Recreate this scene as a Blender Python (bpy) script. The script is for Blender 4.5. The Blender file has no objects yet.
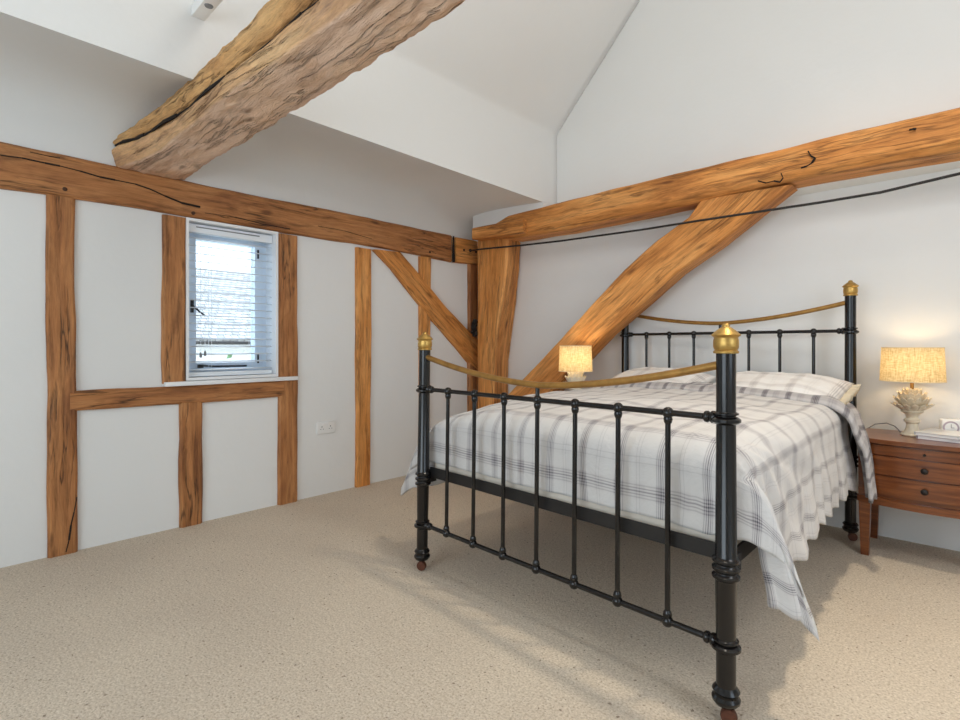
import bpy, bmesh, math, random
from mathutils import Vector, Matrix, noise
from math import sin, cos, pi, radians, hypot, atan2

SC = bpy.context.scene
COL = SC.collection
U = 1.1                                   # eye height in metres
CAM = Vector((3.5035, -3.795, 1.1))
YAW = radians(43.3)
FWD = Vector((-sin(YAW), cos(YAW), 0)); RGT = Vector((cos(YAW), sin(YAW), 0))
FPX, CX, HY = 527.0, 480.0, 345.0

# ------------------------------------------------------------ camera, world, light, exposure
cam_data = bpy.data.cameras.new('camera')
cam_data.sensor_width = 36.0
cam_data.lens = FPX / 960 * 36
cam_data.shift_y = -15 / 960
cam_data.clip_start = 0.05
cam = bpy.data.objects.new('camera', cam_data); COL.objects.link(cam)
cam.location = CAM; cam.rotation_euler = (pi/2, 0, YAW)
SC.camera = cam

world = bpy.data.worlds.new('sky'); SC.world = world; world.use_nodes = True
wn = world.node_tree.nodes; wl = world.node_tree.links
wn['Background'].inputs[0].default_value = (0.72, 0.86, 1.0, 1)
wn['Background'].inputs[1].default_value = 3.6

SC.view_settings.view_transform = 'Standard'
SC.view_settings.look = 'None'
SC.view_settings.exposure = 0.16
SC.view_settings.gamma = 1.0
SC.view_settings.use_curve_mapping = False
SC.cycles.use_denoising = True
SC.cycles.max_bounces = 10
SC.cycles.diffuse_bounces = 7
SC.cycles.sample_clamp_indirect = 6.0
SC.cycles.caustics_reflective = False
SC.cycles.caustics_refractive = False

def light(name, kind, loc, energy, color, size=0.1, size_y=None, target=None):
    d = bpy.data.lights.new(name, kind); d.energy = energy; d.color = color
    if kind == 'AREA':
        if size_y: d.shape = 'RECTANGLE'; d.size = size; d.size_y = size_y
        else: d.shape = 'DISK'; d.size = size
    else: d.shadow_soft_size = size
    o = bpy.data.objects.new(name, d); COL.objects.link(o); o.location = loc
    if target is not None:
        o.rotation_euler = (Vector(target) - Vector(loc)).to_track_quat('-Z', 'Y').to_euler()
    return o
# unseen area fills added behind the camera and at upper right, plus ridge lights
light('back_fill', 'AREA', (2.6, -5.93, 1.45), 60, (0.76, 0.89, 1.0), 2.6, 1.9, (2.6, 0, 1.6))  # added soft fill; no window in the back wall
light('upper_right_fill', 'AREA', (4.75, -2.5, 2.85), 20, (0.97, 0.97, 0.98), 1.0, 0.8, (1.0, -0.7, 0.6))  # added fill towards the far left corner; the roof has no opening
light('ridge_light', 'POINT', (2.95, -2.6, 3.2), 17, (1.0, 0.90, 0.76), 0.16)
sl = light('ridge_downlight', 'AREA', (3.15, -1.5, 4.3), 11, (1.0, 0.86, 0.66), 0.22, None, (3.15, -1.6, 0))
sl.data.spread = radians(80)

# ------------------------------------------------------------ helpers
def ray(px, py):
    return FWD + RGT*((px-CX)/FPX) + Vector((0, 0, 1))*((HY-py)/FPX)
def atX(px, py, X): r = ray(px, py); return CAM + r*((X-CAM.x)/r.x)
def atY(px, py, Y): r = ray(px, py); return CAM + r*((Y-CAM.y)/r.y)
def atZ(px, py, Z): r = ray(px, py); return CAM + r*((Z-CAM.z)/r.z)

def lin(c):
    c = c/255.0
    return c/12.92 if c <= 0.04045 else ((c+0.055)/1.055)**2.4
def rgb(r, g, b): return (lin(r), lin(g), lin(b), 1)

def tag(o, label=None, cat=None, group=None, kind=None):
    if label: o['label'] = label
    if cat: o['category'] = cat
    if group: o['group'] = group
    if kind: o['kind'] = kind
    return o
def empty(name, loc, label, cat, group=None, rz=0):
    o = bpy.data.objects.new(name, None); COL.objects.link(o)
    o.location = loc; o.rotation_euler = (0, 0, rz); o.empty_display_size = 0.1
    return tag(o, label, cat, group)
def link_bm(name, bm, mat, parent=None, smooth=True, angle=40):
    me = bpy.data.meshes.new(name)
    bmesh.ops.recalc_face_normals(bm, faces=bm.faces)
    bm.to_mesh(me); bm.free()
    for p in me.polygons: p.use_smooth = smooth
    if smooth: me.set_sharp_from_angle(angle=radians(angle))
    if mat: me.materials.append(mat)
    o = bpy.data.objects.new(name, me); COL.objects.link(o)
    if parent: o.parent = parent
    return o
def add_box(bm, lo, hi, M=None):
    vs = []
    for z in (lo[2], hi[2]):
        for x, y in ((lo[0], lo[1]), (hi[0], lo[1]), (hi[0], hi[1]), (lo[0], hi[1])):
            v = Vector((x, y, z)); vs.append(bm.verts.new(M @ v if M else v))
    for f in ((3,2,1,0), (4,5,6,7), (0,1,5,4), (1,2,6,5), (2,3,7,6), (3,0,4,7)):
        bm.faces.new([vs[i] for i in f])
def box(name, lo, hi, mat, parent=None, bevel=0.0, seg=2, M=None):
    bm = bmesh.new(); add_box(bm, lo, hi, M)
    if bevel: bmesh.ops.bevel(bm, geom=bm.edges[:], offset=bevel, segments=seg, affect='EDGES', profile=0.6)
    return link_bm(name, bm, mat, parent, bool(bevel))
def add_lathe(bm, prof, origin=(0,0,0), axis=None, n=28):
    """prof: list of (radius, height) along +Z or axis"""
    q = Vector((0,0,1)).rotation_difference(Vector(axis).normalized()) if axis is not None else None
    rings = []
    for r, h in prof:
        ring = []
        for k in range(n):
            a = 2*pi*k/n; v = Vector((r*cos(a), r*sin(a), h))
            if q: v = q @ v
            ring.append(bm.verts.new(v + Vector(origin)))
        rings.append(ring)
    for a, b in zip(rings, rings[1:]):
        for k in range(n): bm.faces.new((a[k], a[(k+1)%n], b[(k+1)%n], b[k]))
    bm.faces.new(rings[0][::-1]); bm.faces.new(rings[-1])
def lathe(name, prof, mat, parent=None, origin=(0,0,0), axis=None, n=28, angle=50):
    bm = bmesh.new(); add_lathe(bm, prof, origin, axis, n)
    return link_bm(name, bm, mat, parent, True, angle)
def add_tube(bm, pts, r, n=12):
    pts = [Vector(p) for p in pts]; rings = []; up = None
    for i, p in enumerate(pts):
        d = (pts[min(i+1, len(pts)-1)] - pts[max(i-1, 0)]).normalized()
        if up is None:
            up = Vector((0,0,1)) if abs(d.z) < 0.9 else Vector((1,0,0))
        s = d.cross(up).normalized(); up = s.cross(d).normalized()
        rings.append([bm.verts.new(p + (s*cos(2*pi*k/n) + up*sin(2*pi*k/n))*r) for k in range(n)])
    for a, b in zip(rings, rings[1:]):
        for k in range(n): bm.faces.new((a[k], a[(k+1)%n], b[(k+1)%n], b[k]))
    bm.faces.new(rings[0][::-1]); bm.faces.new(rings[-1])
def tube(name, pts, r, mat, parent=None, n=12):
    bm = bmesh.new(); add_tube(bm, pts, r, n); return link_bm(name, bm, mat, parent, True, 60)
def ball_bm(bm, c, r, sz=1.0, n=12):
    prof = [(max(1e-4, r*sin(pi*i/n)), -r*sz*cos(pi*i/n)) for i in range(n+1)]
    add_lathe(bm, prof, c, None, 16)
def copy_tree(o, parent=None):
    c = o.copy(); COL.objects.link(c); c.parent = parent
    for ch in o.children: copy_tree(ch, c)
    return c

# ------------------------------------------------------------ materials
class NT:
    def __init__(s, name):
        s.m = bpy.data.materials.new(name); s.m.use_nodes = True
        s.n = s.m.node_tree.nodes; s.l = s.m.node_tree.links
        s.b = s.n['Principled BSDF']; s.out = s.n['Material Output']
    def node(s, typ, **kw):
        nd = s.n.new(typ)
        for k, v in kw.items(): setattr(nd, k, v)
        return nd
    def link(s, a, b): s.l.new(a, b)
    def math(s, op, a, b=None, clamp=False):
        nd = s.node('ShaderNodeMath', operation=op); nd.use_clamp = clamp
        for i, v in enumerate((a, b)):
            if v is None: continue
            if isinstance(v, (int, float)): nd.inputs[i].default_value = v
            else: s.link(v, nd.inputs[i])
        return nd.outputs[0]
    def ramp(s, fac, stops, interp='LINEAR'):
        nd = s.node('ShaderNodeValToRGB'); cr = nd.color_ramp; cr.interpolation = interp
        while len(cr.elements) < len(stops): cr.elements.new(0.5)
        for e, (p, c) in zip(cr.elements, stops):
            e.position = p; e.color = c if len(c) == 4 else (*c, 1)
        s.link(fac, nd.inputs[0]); return nd.outputs[0]
    def mix(s, fac, a, b, mode='MIX'):
        nd = s.node('ShaderNodeMix', data_type='RGBA', blend_type=mode)
        for sock, v in ((nd.inputs[0], fac), (nd.inputs[6], a), (nd.inputs[7], b)):
            if isinstance(v, (int, float)): sock.default_value = v
            elif isinstance(v, tuple): sock.default_value = v
            else: s.link(v, sock)
        return nd.outputs[2]
    def noise(s, vec, scale, detail=4, rough=0.55, dist=0.0):
        nd = s.node('ShaderNodeTexNoise'); nd.inputs['Scale'].default_value = scale
        nd.inputs['Detail'].default_value = detail; nd.inputs['Roughness'].default_value = rough
        nd.inputs['Distortion'].default_value = dist
        if vec is not None: s.link(vec, nd.inputs['Vector'])
        return nd.outputs['Fac']
    def mapping(s, vec, scale=(1,1,1), loc=(0,0,0), rot=(0,0,0)):
        nd = s.node('ShaderNodeMapping'); nd.inputs['Scale'].default_value = scale
        nd.inputs['Location'].default_value = loc; nd.inputs['Rotation'].default_value = rot
        s.link(vec, nd.inputs['Vector']); return nd.outputs[0]
    def bump(s, h, strength, dist=0.01, prev=None):
        nd = s.node('ShaderNodeBump'); nd.inputs['Strength'].default_value = strength
        nd.inputs['Distance'].default_value = dist; s.link(h, nd.inputs['Height'])
        if prev is not None: s.link(prev, nd.inputs['Normal'])
        return nd.outputs[0]
    def coord(s, kind='Object'): return s.node('ShaderNodeTexCoord').outputs[kind]
    def set(s, color=None, rough=None, metal=None, normal=None, **kw):
        for k, v in (('Base Color', color), ('Roughness', rough), ('Metallic', metal), ('Normal', normal), *kw.items()):
            if v is None: continue
            if isinstance(v, (int, float, tuple)): s.b.inputs[k].default_value = v
            else: s.link(v, s.b.inputs[k])
        return s.m

def plain(name, color, rough=0.5, metal=0.0, var=0.06, scale=20, bump=0.0, **kw):
    t = NT(name); c = t.coord(); f = t.noise(c, scale, 4)
    lo = tuple(x*(1-var) for x in color[:3]) + (1,); hi = tuple(min(1, x*(1+var)) for x in color[:3]) + (1,)
    col = t.ramp(f, [(0.3, lo), (0.7, hi)])
    nrm = t.bump(f, bump, 0.004) if bump else None
    return t.set(col, rough, metal, nrm, **kw)

def plaster(name, color):
    t = NT(name); c = t.node('ShaderNodeNewGeometry').outputs['Position']
    f1 = t.noise(c, 1.3, 3); f2 = t.noise(c, 60, 4); f3 = t.noise(c, 6, 3)
    lo = tuple(x*0.975 for x in color[:3]) + (1,)
    col = t.ramp(f1, [(0.3, lo), (0.7, color)])
    n = t.bump(f2, 0.10, 0.003, t.bump(f3, 0.16, 0.02))
    return t.set(col, 0.85, 0.0, n, **{'Specular IOR Level': 0.25})

def oak(name, dark, mid, light_, crack=0.5, rough=0.62, bumpk=0.5, pale=None):
    t = NT(name)
    at = t.node('ShaderNodeAttribute', attribute_name='grain').outputs['Vector']
    wob = t.noise(t.mapping(at, (1.4, 5, 5)), 1.0, 3)
    w = t.node('ShaderNodeVectorMath', operation='SCALE'); t.link(wob, w.inputs[0]); w.inputs['Scale'].default_value = 0.055
    ad = t.node('ShaderNodeVectorMath', operation='ADD'); t.link(at, ad.inputs[0]); t.link(w.outputs[0], ad.inputs[1])
    g = ad.outputs[0]
    broad = t.noise(t.mapping(g, (0.9, 5, 5)), 1.6, 4, 0.6, 0.6)
    rings = t.noise(t.mapping(g, (2.6, 44, 44)), 1.0, 7, 0.68, 0.25)
    fib = t.noise(t.mapping(g, (9, 260, 260)), 1.0, 3, 0.7)
    col = t.ramp(broad, [(0.25, dark), (0.48, mid), (0.78, light_)])
    rr = t.ramp(rings, [(0.33, (0.44, 0.38, 0.32)), (0.47, (0.88, 0.85, 0.82)), (0.66, (1.16, 1.14, 1.10))])
    col = t.mix(0.85, col, rr, 'MULTIPLY')
    fr = t.ramp(fib, [(0.30, (0.66, 0.62, 0.58)), (0.6, (1.03, 1.03, 1.03))])
    col = t.mix(0.6, col, fr, 'MULTIPLY')
    if pale is not None:
        pf = t.ramp(t.noise(t.mapping(g, (2.2, 5, 5)), 1.5, 5, 0.7), [(0.42, (0,0,0)), (0.60, (1,1,1))])
        sep = t.node('ShaderNodeSeparateXYZ'); t.link(t.node('ShaderNodeAttribute', attribute_name='side').outputs['Vector'], sep.inputs[0])
        pf = t.math('MULTIPLY', pf, sep.outputs[0], True)
        pf = t.math('ADD', t.math('MULTIPLY', pf, 0.3), t.math('MULTIPLY', sep.outputs[0], 0.62), True)
        col = t.mix(pf, col, pale)
    # drying cracks: thin dark lines following the grain, only in places
    cn = t.noise(t.mapping(g, (1.1, 17, 17)), 1.0, 4, 0.55, 0.3)
    cl = t.math('ABSOLUTE', t.math('SUBTRACT', cn, 0.5))
    line = t.ramp(cl, [(0.0, (1,1,1)), (0.010, (0.6,0.6,0.6)), (0.024, (0,0,0))])
    where = t.ramp(t.noise(t.mapping(g, (1.3, 4, 4), (7, 3, 1)), 1.4, 2), [(0.46, (0,0,0)), (0.56, (1,1,1))])
    cr = t.math('MULTIPLY', line, where); crk = t.math('MULTIPLY', cr, crack)
    col = t.mix(crk, col, (0.018, 0.010, 0.006, 1))
    # knots and dark stains
    vor = t.node('ShaderNodeTexVoronoi'); vor.inputs['Scale'].default_value = 1.0
    t.link(t.mapping(g, (2.3, 7.5, 7.5)), vor.inputs['Vector'])
    kn = t.ramp(vor.outputs['Distance'], [(0.05, (1,1,1)), (0.13, (0,0,0))])
    col = t.mix(t.math('MULTIPLY', kn, 0.7), col, (dark[0]*0.35, dark[1]*0.3, dark[2]*0.3, 1))
    st = t.ramp(t.noise(t.mapping(g, (2.0, 8, 8), (3, 9, 2)), 1.6, 5, 0.65), [(0.55, (0,0,0)), (0.72, (1,1,1))])
    col = t.mix(t.math('MULTIPLY', st, 0.6), col, (dark[0]*0.4, dark[1]*0.34, dark[2]*0.32, 1))
    h = t.math('ADD', t.math('MULTIPLY', rings, 0.6), t.math('MULTIPLY', fib, 0.25))
    h = t.math('SUBTRACT', h, t.math('MULTIPLY', cr, 1.2))
    n = t.bump(h, bumpk, 0.008)
    if pale is not None:
        n = t.bump(t.noise(t.mapping(g, (9, 26, 26)), 1.0, 6, 0.72, 0.8), 0.9, 0.02, n)
    return t.set(col, rough, 0.0, n, **{'Specular IOR Level': 0.35})

M_wall = plaster('white_plaster', rgb(228, 229, 228))
M_ceil = plaster('ceiling_plaster', rgb(226, 227, 226))
M_oak = oak('oak', rgb(158, 96, 44), rgb(214, 146, 78), rgb(236, 176, 108))
M_oak_b = oak('oak_brown', rgb(122, 76, 46), rgb(174, 118, 72), rgb(204, 148, 96), crack=0.8)
M_oak_rough = oak('oak_rough_hewn', rgb(164, 110, 60), rgb(222, 172, 114), rgb(242, 204, 148), crack=0.35, bumpk=1.0, pale=rgb(238, 206, 182), rough=0.8)
M_paint = plain('white_gloss_paint', rgb(232, 234, 236), 0.35, var=0.01)
M_blind = plain('white_blind', rgb(226, 232, 238), 0.5, var=0.01)
M_upvc = plain('white_window_frame', rgb(214, 226, 238), 0.3, var=0.01)
M_black = plain('black_enamel', rgb(14, 13, 14), 0.2, var=0.2, scale=40, bump=0.06)
M_blacksat = plain('black_satin', rgb(20, 19, 20), 0.45, var=0.2, scale=30)
M_iron = plain('dark_iron', rgb(28, 24, 23), 0.65, var=0.3, scale=60)
M_brass = plain('aged_brass', rgb(186, 150, 84), 0.38, 0.85, var=0.22, scale=45, bump=0.1)
M_brassr = plain('dull_brass', rgb(168, 128, 70), 0.42, 0.75, var=0.2, scale=30)
M_rust = plain('rusty_metal', rgb(88, 50, 34), 0.6, 0.3, var=0.3, scale=50)
M_ceramic = plain('glazed_cream_ceramic', rgb(216, 204, 180), 0.3, var=0.12, scale=35)
M_ceramic2 = plain('white_ceramic', rgb(228, 222, 205), 0.3, var=0.05, scale=35)
M_white = plain('white_plastic', rgb(232, 232, 230), 0.35, var=0.01)
M_grey = plain('grey_plastic', rgb(120, 122, 126), 0.45, var=0.05)
M_dark = plain('dark_hole', rgb(26, 18, 12), 0.9, var=0.2)
M_pot = plain('peg_wood', rgb(70, 42, 22), 0.7, var=0.3, scale=60)

def carpet():
    t = NT('beige_carpet'); c = t.node('ShaderNodeNewGeometry').outputs['Position']
    f = t.noise(c, 130, 3, 0.7); g = t.noise(c, 45, 4, 0.6); b = t.noise(c, 1.6, 3)
    col = t.ramp(f, [(0.30, rgb(172, 158, 140)), (0.50, rgb(208, 195, 178)), (0.70, rgb(228, 217, 202))])
    col = t.mix(0.5, col, t.ramp(g, [(0.35, (0.86, 0.84, 0.82)), (0.65, (1.04, 1.04, 1.04))]), 'MULTIPLY')
    col = t.mix(1.0, col, t.ramp(b, [(0.35, (0.95, 0.945, 0.94)), (0.65, (1.03, 1.03, 1.02))]), 'MULTIPLY')
    fl = t.ramp(t.noise(c, 62, 2, 0.5), [(0.665, (0,0,0)), (0.72, (1,1,1))])
    col = t.mix(t.math('MULTIPLY', fl, 0.7), col, rgb(98, 78, 60))
    n = t.bump(f, 0.5, 0.006, t.bump(g, 0.3, 0.01))
    return t.set(col, 0.97, 0.0, n, **{'Specular IOR Level': 0.08})
M_carpet = carpet()

def plaid(name, base, line_dark, su=0.155, sv=0.235, k=1.0, tint=rgb(220, 213, 206)):
    t = NT(name); uv = t.node('ShaderNodeUVMap').outputs[0]
    sep = t.node('ShaderNodeSeparateXYZ'); t.link(uv, sep.inputs[0])
    def bars(sock, P, off):
        f = t.math('FRACT', t.math('ADD', t.math('DIVIDE', sock, P), off))
        z = (0,0,0); st = [(0.0, z)]
        for p, w, a in ((0.10, .010, .5), (0.145, .010, .75), (0.19, .013, 1.0), (0.235, .010, .85), (0.28, .010, .5), (0.60, .007, .3), (0.68, .007, .3)):
            st += [(p-w*1.5, z), (p, (a,a,a)), (p+w*1.5, z)]
        dk = t.ramp(f, st)
        wash = t.ramp(f, [(0.05, z), (0.10, (.8,.8,.8)), (0.29, (.8,.8,.8)), (0.33, z), (0.52, z), (0.56, (.3,.3,.3)), (0.78, (.3,.3,.3)), (0.84, z)])
        return dk, wash
    du, wu = bars(sep.outputs[0], su, 0.3); dv, wv = bars(sep.outputs[1], sv, 0.62)
    w = t.math('MULTIPLY', t.math('ADD', wu, wv), 0.5*k, True)
    col = t.mix(w, base, tint)
    d = t.math('ADD', t.math('MULTIPLY', du, 0.66*k), t.math('MULTIPLY', dv, 0.52*k), True)
    both = t.math('MULTIPLY', wu, wv)
    col = t.mix(d, col, line_dark)
    col = t.mix(t.math('MULTIPLY', both, 0.22*k), col, line_dark)
    c = t.coord(); f = t.noise(c, 400, 2); g = t.noise(c, 14, 4, 0.6, 0.5)
    n = t.bump(f, 0.15, 0.002, t.bump(g, 0.35, 0.02))
    return t.set(col, 0.9, 0.0, n, **{'Specular IOR Level': 0.15, 'Sheen Weight': 0.15})
M_plaid = plaid('plaid_cotton', rgb(207, 205, 203), rgb(74, 70, 80), k=1.2, tint=rgb(200, 196, 196))
M_plaid_d = plaid('plaid_cotton_reverse', rgb(186, 183, 183), rgb(70, 66, 72), 0.115, 0.15, 1.6, rgb(136, 132, 136))
M_plaid_p = plaid('plaid_pillowcase', rgb(228, 226, 224), rgb(128, 126, 136), 0.19, 0.17, 0.9)
M_sheet = plain('cream_sheet', rgb(222, 212, 198), 0.9, var=0.04, scale=12, bump=0.2)
M_frill = plain('cream_frill', rgb(214, 200, 174), 0.9, var=0.06, scale=20)

def cherry():
    t = NT('cherry_veneer'); c = t.coord()
    rings = t.noise(t.mapping(c, (4, 4, 60)), 1.0, 5, 0.6, 0.5); br = t.noise(t.mapping(c, (2, 2, 8)), 1.5, 3)
    col = t.ramp(rings, [(0.3, rgb(88, 44, 20)), (0.55, rgb(124, 70, 34)), (0.75, rgb(148, 90, 48))])
    col = t.mix(0.5, col, t.ramp(br, [(0.3, (0.75, 0.7, 0.68)), (0.7, (1.1, 1.08, 1.05))]), 'MULTIPLY')
    return t.set(col, 0.28, 0.0, t.bump(rings, 0.05, 0.002), **{'Coat Weight': 0.3, 'Coat Roughness': 0.15})
M_cherry = cherry()
def shade_mat():
    t = NT('linen_lampshade'); c = t.coord()
    w1 = t.noise(t.mapping(c, (40, 40, 300)), 1.0, 2); w2 = t.noise(t.mapping(c, (260, 260, 20)), 1.0, 2)
    f = t.math('MULTIPLY', t.math('ADD', w1, w2), 0.5)
    col = t.ramp(f, [(0.38, rgb(196, 170, 122)), (0.60, rgb(238, 220, 176))])
    t.set(col, 0.9, 0.0, t.bump(f, 0.2, 0.002), **{'Specular IOR Level': 0.1})
    tr = t.node('ShaderNodeBsdfTranslucent'); t.link(col, tr.inputs['Color'])
    mx = t.node('ShaderNodeMixShader'); mx.inputs[0].default_value = 0.30
    t.link(t.b.outputs[0], mx.inputs[1]); t.link(tr.outputs[0], mx.inputs[2]); t.link(mx.outputs[0], t.out.inputs['Surface'])
    return t.m
M_shade = shade_mat()
def glass_mat():
    t = NT('window_glass'); gl = t.node('ShaderNodeBsdfGlossy'); gl.inputs['Roughness'].default_value = 0.02
    tr = t.node('ShaderNodeBsdfTransparent'); tr.inputs[0].default_value = (0.95, 0.98, 1.0, 1)
    mx = t.node('ShaderNodeMixShader'); mx.inputs[0].default_value = 0.06
    t.link(tr.outputs[0], mx.inputs[1]); t.link(gl.outputs[0], mx.inputs[2]); t.link(mx.outputs[0], t.out.inputs['Surface'])
    return t.m
M_glass = glass_mat()
def tiles_mat():
    t = NT('roof_tiles'); c = t.node('ShaderNodeNewGeometry').outputs['Position']
    br = t.node('ShaderNodeTexBrick'); t.link(t.mapping(c, (1, 1, 1), (0,0,0), (0, pi/2, pi/2)), br.inputs['Vector'])
    br.inputs['Scale'].default_value = 3.2; br.inputs['Mortar Size'].default_value = 0.03
    br.inputs['Color1'].default_value = rgb(206, 202, 198); br.inputs['Color2'].default_value = rgb(160, 156, 152); br.inputs['Mortar'].default_value = rgb(96, 94, 94)
    col = t.mix(0.6, br.outputs['Color'], t.ramp(t.noise(c, 6, 5, 0.7), [(0.35, (0.6,0.58,0.56)), (0.65, (1.2,1.2,1.2))]), 'MULTIPLY')
    return t.set(col, 0.9)
M_tiles = tiles_mat()
M_render = plain('pale_render', rgb(225, 220, 212), 0.9)
M_leaf = plain('shrub_leaves', rgb(96, 128, 84), 0.8, var=0.3, scale=10)
M_lawn = plain('gravel_yard', rgb(205, 200, 190), 0.9, var=0.1)

# ------------------------------------------------------------ the shell
def H(dx, dy, z):  # eye-height units relative to the eye's foot point -> metres
    return Vector((CAM.x + U*dx, CAM.y + U*dy, U*z))
XR, YB = 5.15, -6.0
XS = CAM.x - 2.31*U                      # inner edge of the dropped soffit
YG = CAM.y + 3.3*U                       # plane of the upper gable wall
ZB = 1.856*U                             # underside of tie beam
ZC = 2.6*U                               # springing of the sloped ceiling
XRIDGE = 3.05; ZRIDGE = ZC + 1.06*(XRIDGE-XS); XC2 = 2*XRIDGE - XS
WIN_Y0, WIN_Y1, WIN_Z0, WIN_Z1 = -2.696, -2.120, 0.885, 1.872

def struct(o): return tag(o, kind='structure')
struct(box('floor', (-0.3, YB-0.2, -0.1), (XR+0.2, 0.2, 0.0), M_carpet))
bm = bmesh.new()
add_box(bm, (-0.3, YB, 0), (0, WIN_Y0, 2.42)); add_box(bm, (-0.3, WIN_Y1, 0), (0, 0.0, 2.42))
add_box(bm, (-0.3, WIN_Y0, 0), (0, WIN_Y1, WIN_Z0)); add_box(bm, (-0.3, WIN_Y0, WIN_Z1), (0, WIN_Y1, 2.42))
struct(link_bm('wall_left', bm, M_wall, None, False))
# head wall: lower part recessed, upper gable part standing forward above the tie beam
bm = bmesh.new()
add_box(bm, (-0.3, 0.0, 0), (XR+0.2, 0.2, ZB+0.05))
def prism(bm, poly, y0, y1):
    a = [bm.verts.new((x, y0, z)) for x, z in poly]; b = [bm.verts.new((x, y1, z)) for x, z in poly]
    n = len(poly); bm.faces.new(a); bm.faces.new(b[::-1])
    for i in range(n): bm.faces.new((a[i], a[(i+1)%n], b[(i+1)%n], b[i]))
prism(bm, [(-0.3, ZB), (XR+0.2, ZB), (XR+0.2, ZC), (XC2+0.2, ZC+0.05), (XRIDGE, ZRIDGE+0.3), (XS-0.2, ZC+0.05), (-0.3, ZC)], YG, 0.2)
struct(link_bm('wall_head', bm, M_wall, None, False))
# small boxed filler over the end of the tie beam, rounded into the soffit
bm = bmesh.new(); YF = CAM.y + 3.12*U
prism(bm, [(CAM.x-3.02*U, 2.12), (XS-.002, 2.12), (XS-.002, 2.255), (CAM.x-2.5*U, 2.30), (CAM.x-3.02*U, 2.30)], YF, YG+0.02)
struct(link_bm('trim_1', bm, M_wall, None, False))
# solid back wall, and right wall with an unseen opening added for daylight
RW = (-3.6, -2.2, 0.95, 2.15)
bm = bmesh.new()
add_box(bm, (XR, YB, 0), (XR+0.2, RW[0], ZC)); add_box(bm, (XR, RW[1], 0), (XR+0.2, 0, ZC))
add_box(bm, (XR, RW[0], 0), (XR+0.2, RW[1], RW[2])); add_box(bm, (XR, RW[0], RW[3]), (XR+0.2, RW[1], ZC))
struct(link_bm('wall_right', bm, M_wall, None, False))
bm = bmesh.new()
prism(bm, [(-0.3, 0), (XR+0.2, 0), (XR+0.2, ZC), (XRIDGE, ZRIDGE+0.3), (-0.3, ZC)], YB-0.2, YB)
struct(link_bm('wall_back', bm, M_wall, None, False))
# ceiling: coved soffit, vertical face, two roof slopes
bm = bmesh.new()
def prof_at(k):   # k: 0 level with the eye, 1 at the gable
    lip = (2.083 - 0.042*k)*U + 0.003
    e = max(0.0, min(1.0, (k-.72)/.24)); e = e*e*(3-2*e)
    zc = 2.52*(1-e) + (lip+.05)*e
    P0, P1, P2, P3 = (0.002, 2.10), (0.002, zc-.02*e), (.36-.2*e, zc), (XS, lip)
    p = [(0.002, 2.0)]
    for i in range(0, 15):
        t = i/14; a, b, c, d = (1-t)**3, 3*t*(1-t)**2, 3*t*t*(1-t), t**3
        p.append(tuple(a*P0[q]+b*P1[q]+c*P2[q]+d*P3[q] for q in (0, 1)))
    for i in range(1, 5): p.append((XS, lip+(ZC-lip)*i/5))
    for i in range(0, 5):
        f = i/4; p.append((XS + 0.04*f**1.5 + 0.0, ZC-0.03+0.06*f))
    p.append((XRIDGE, ZRIDGE)); p.append((XC2, ZC)); p.append((XR+0.1, ZC))
    return p
prev = None
for j in range(61):
    k = j/60; y = YB + (YG+0.03-YB)*k
    kk = (y - (CAM.y))/(3.3*U)
    ring = [bm.verts.new((x, y, z)) for x, z in prof_at(max(-0.3, kk))]
    if prev:
        for i in range(len(ring)-1): bm.faces.new((prev[i], prev[i+1], ring[i+1], ring[i]))
    prev = ring
o = struct(link_bm('ceiling', bm, M_ceil, None, True, 35))
md = o.modifiers.new('thickness', 'SOLIDIFY'); md.thickness = 0.05; md.offset = 1

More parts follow.
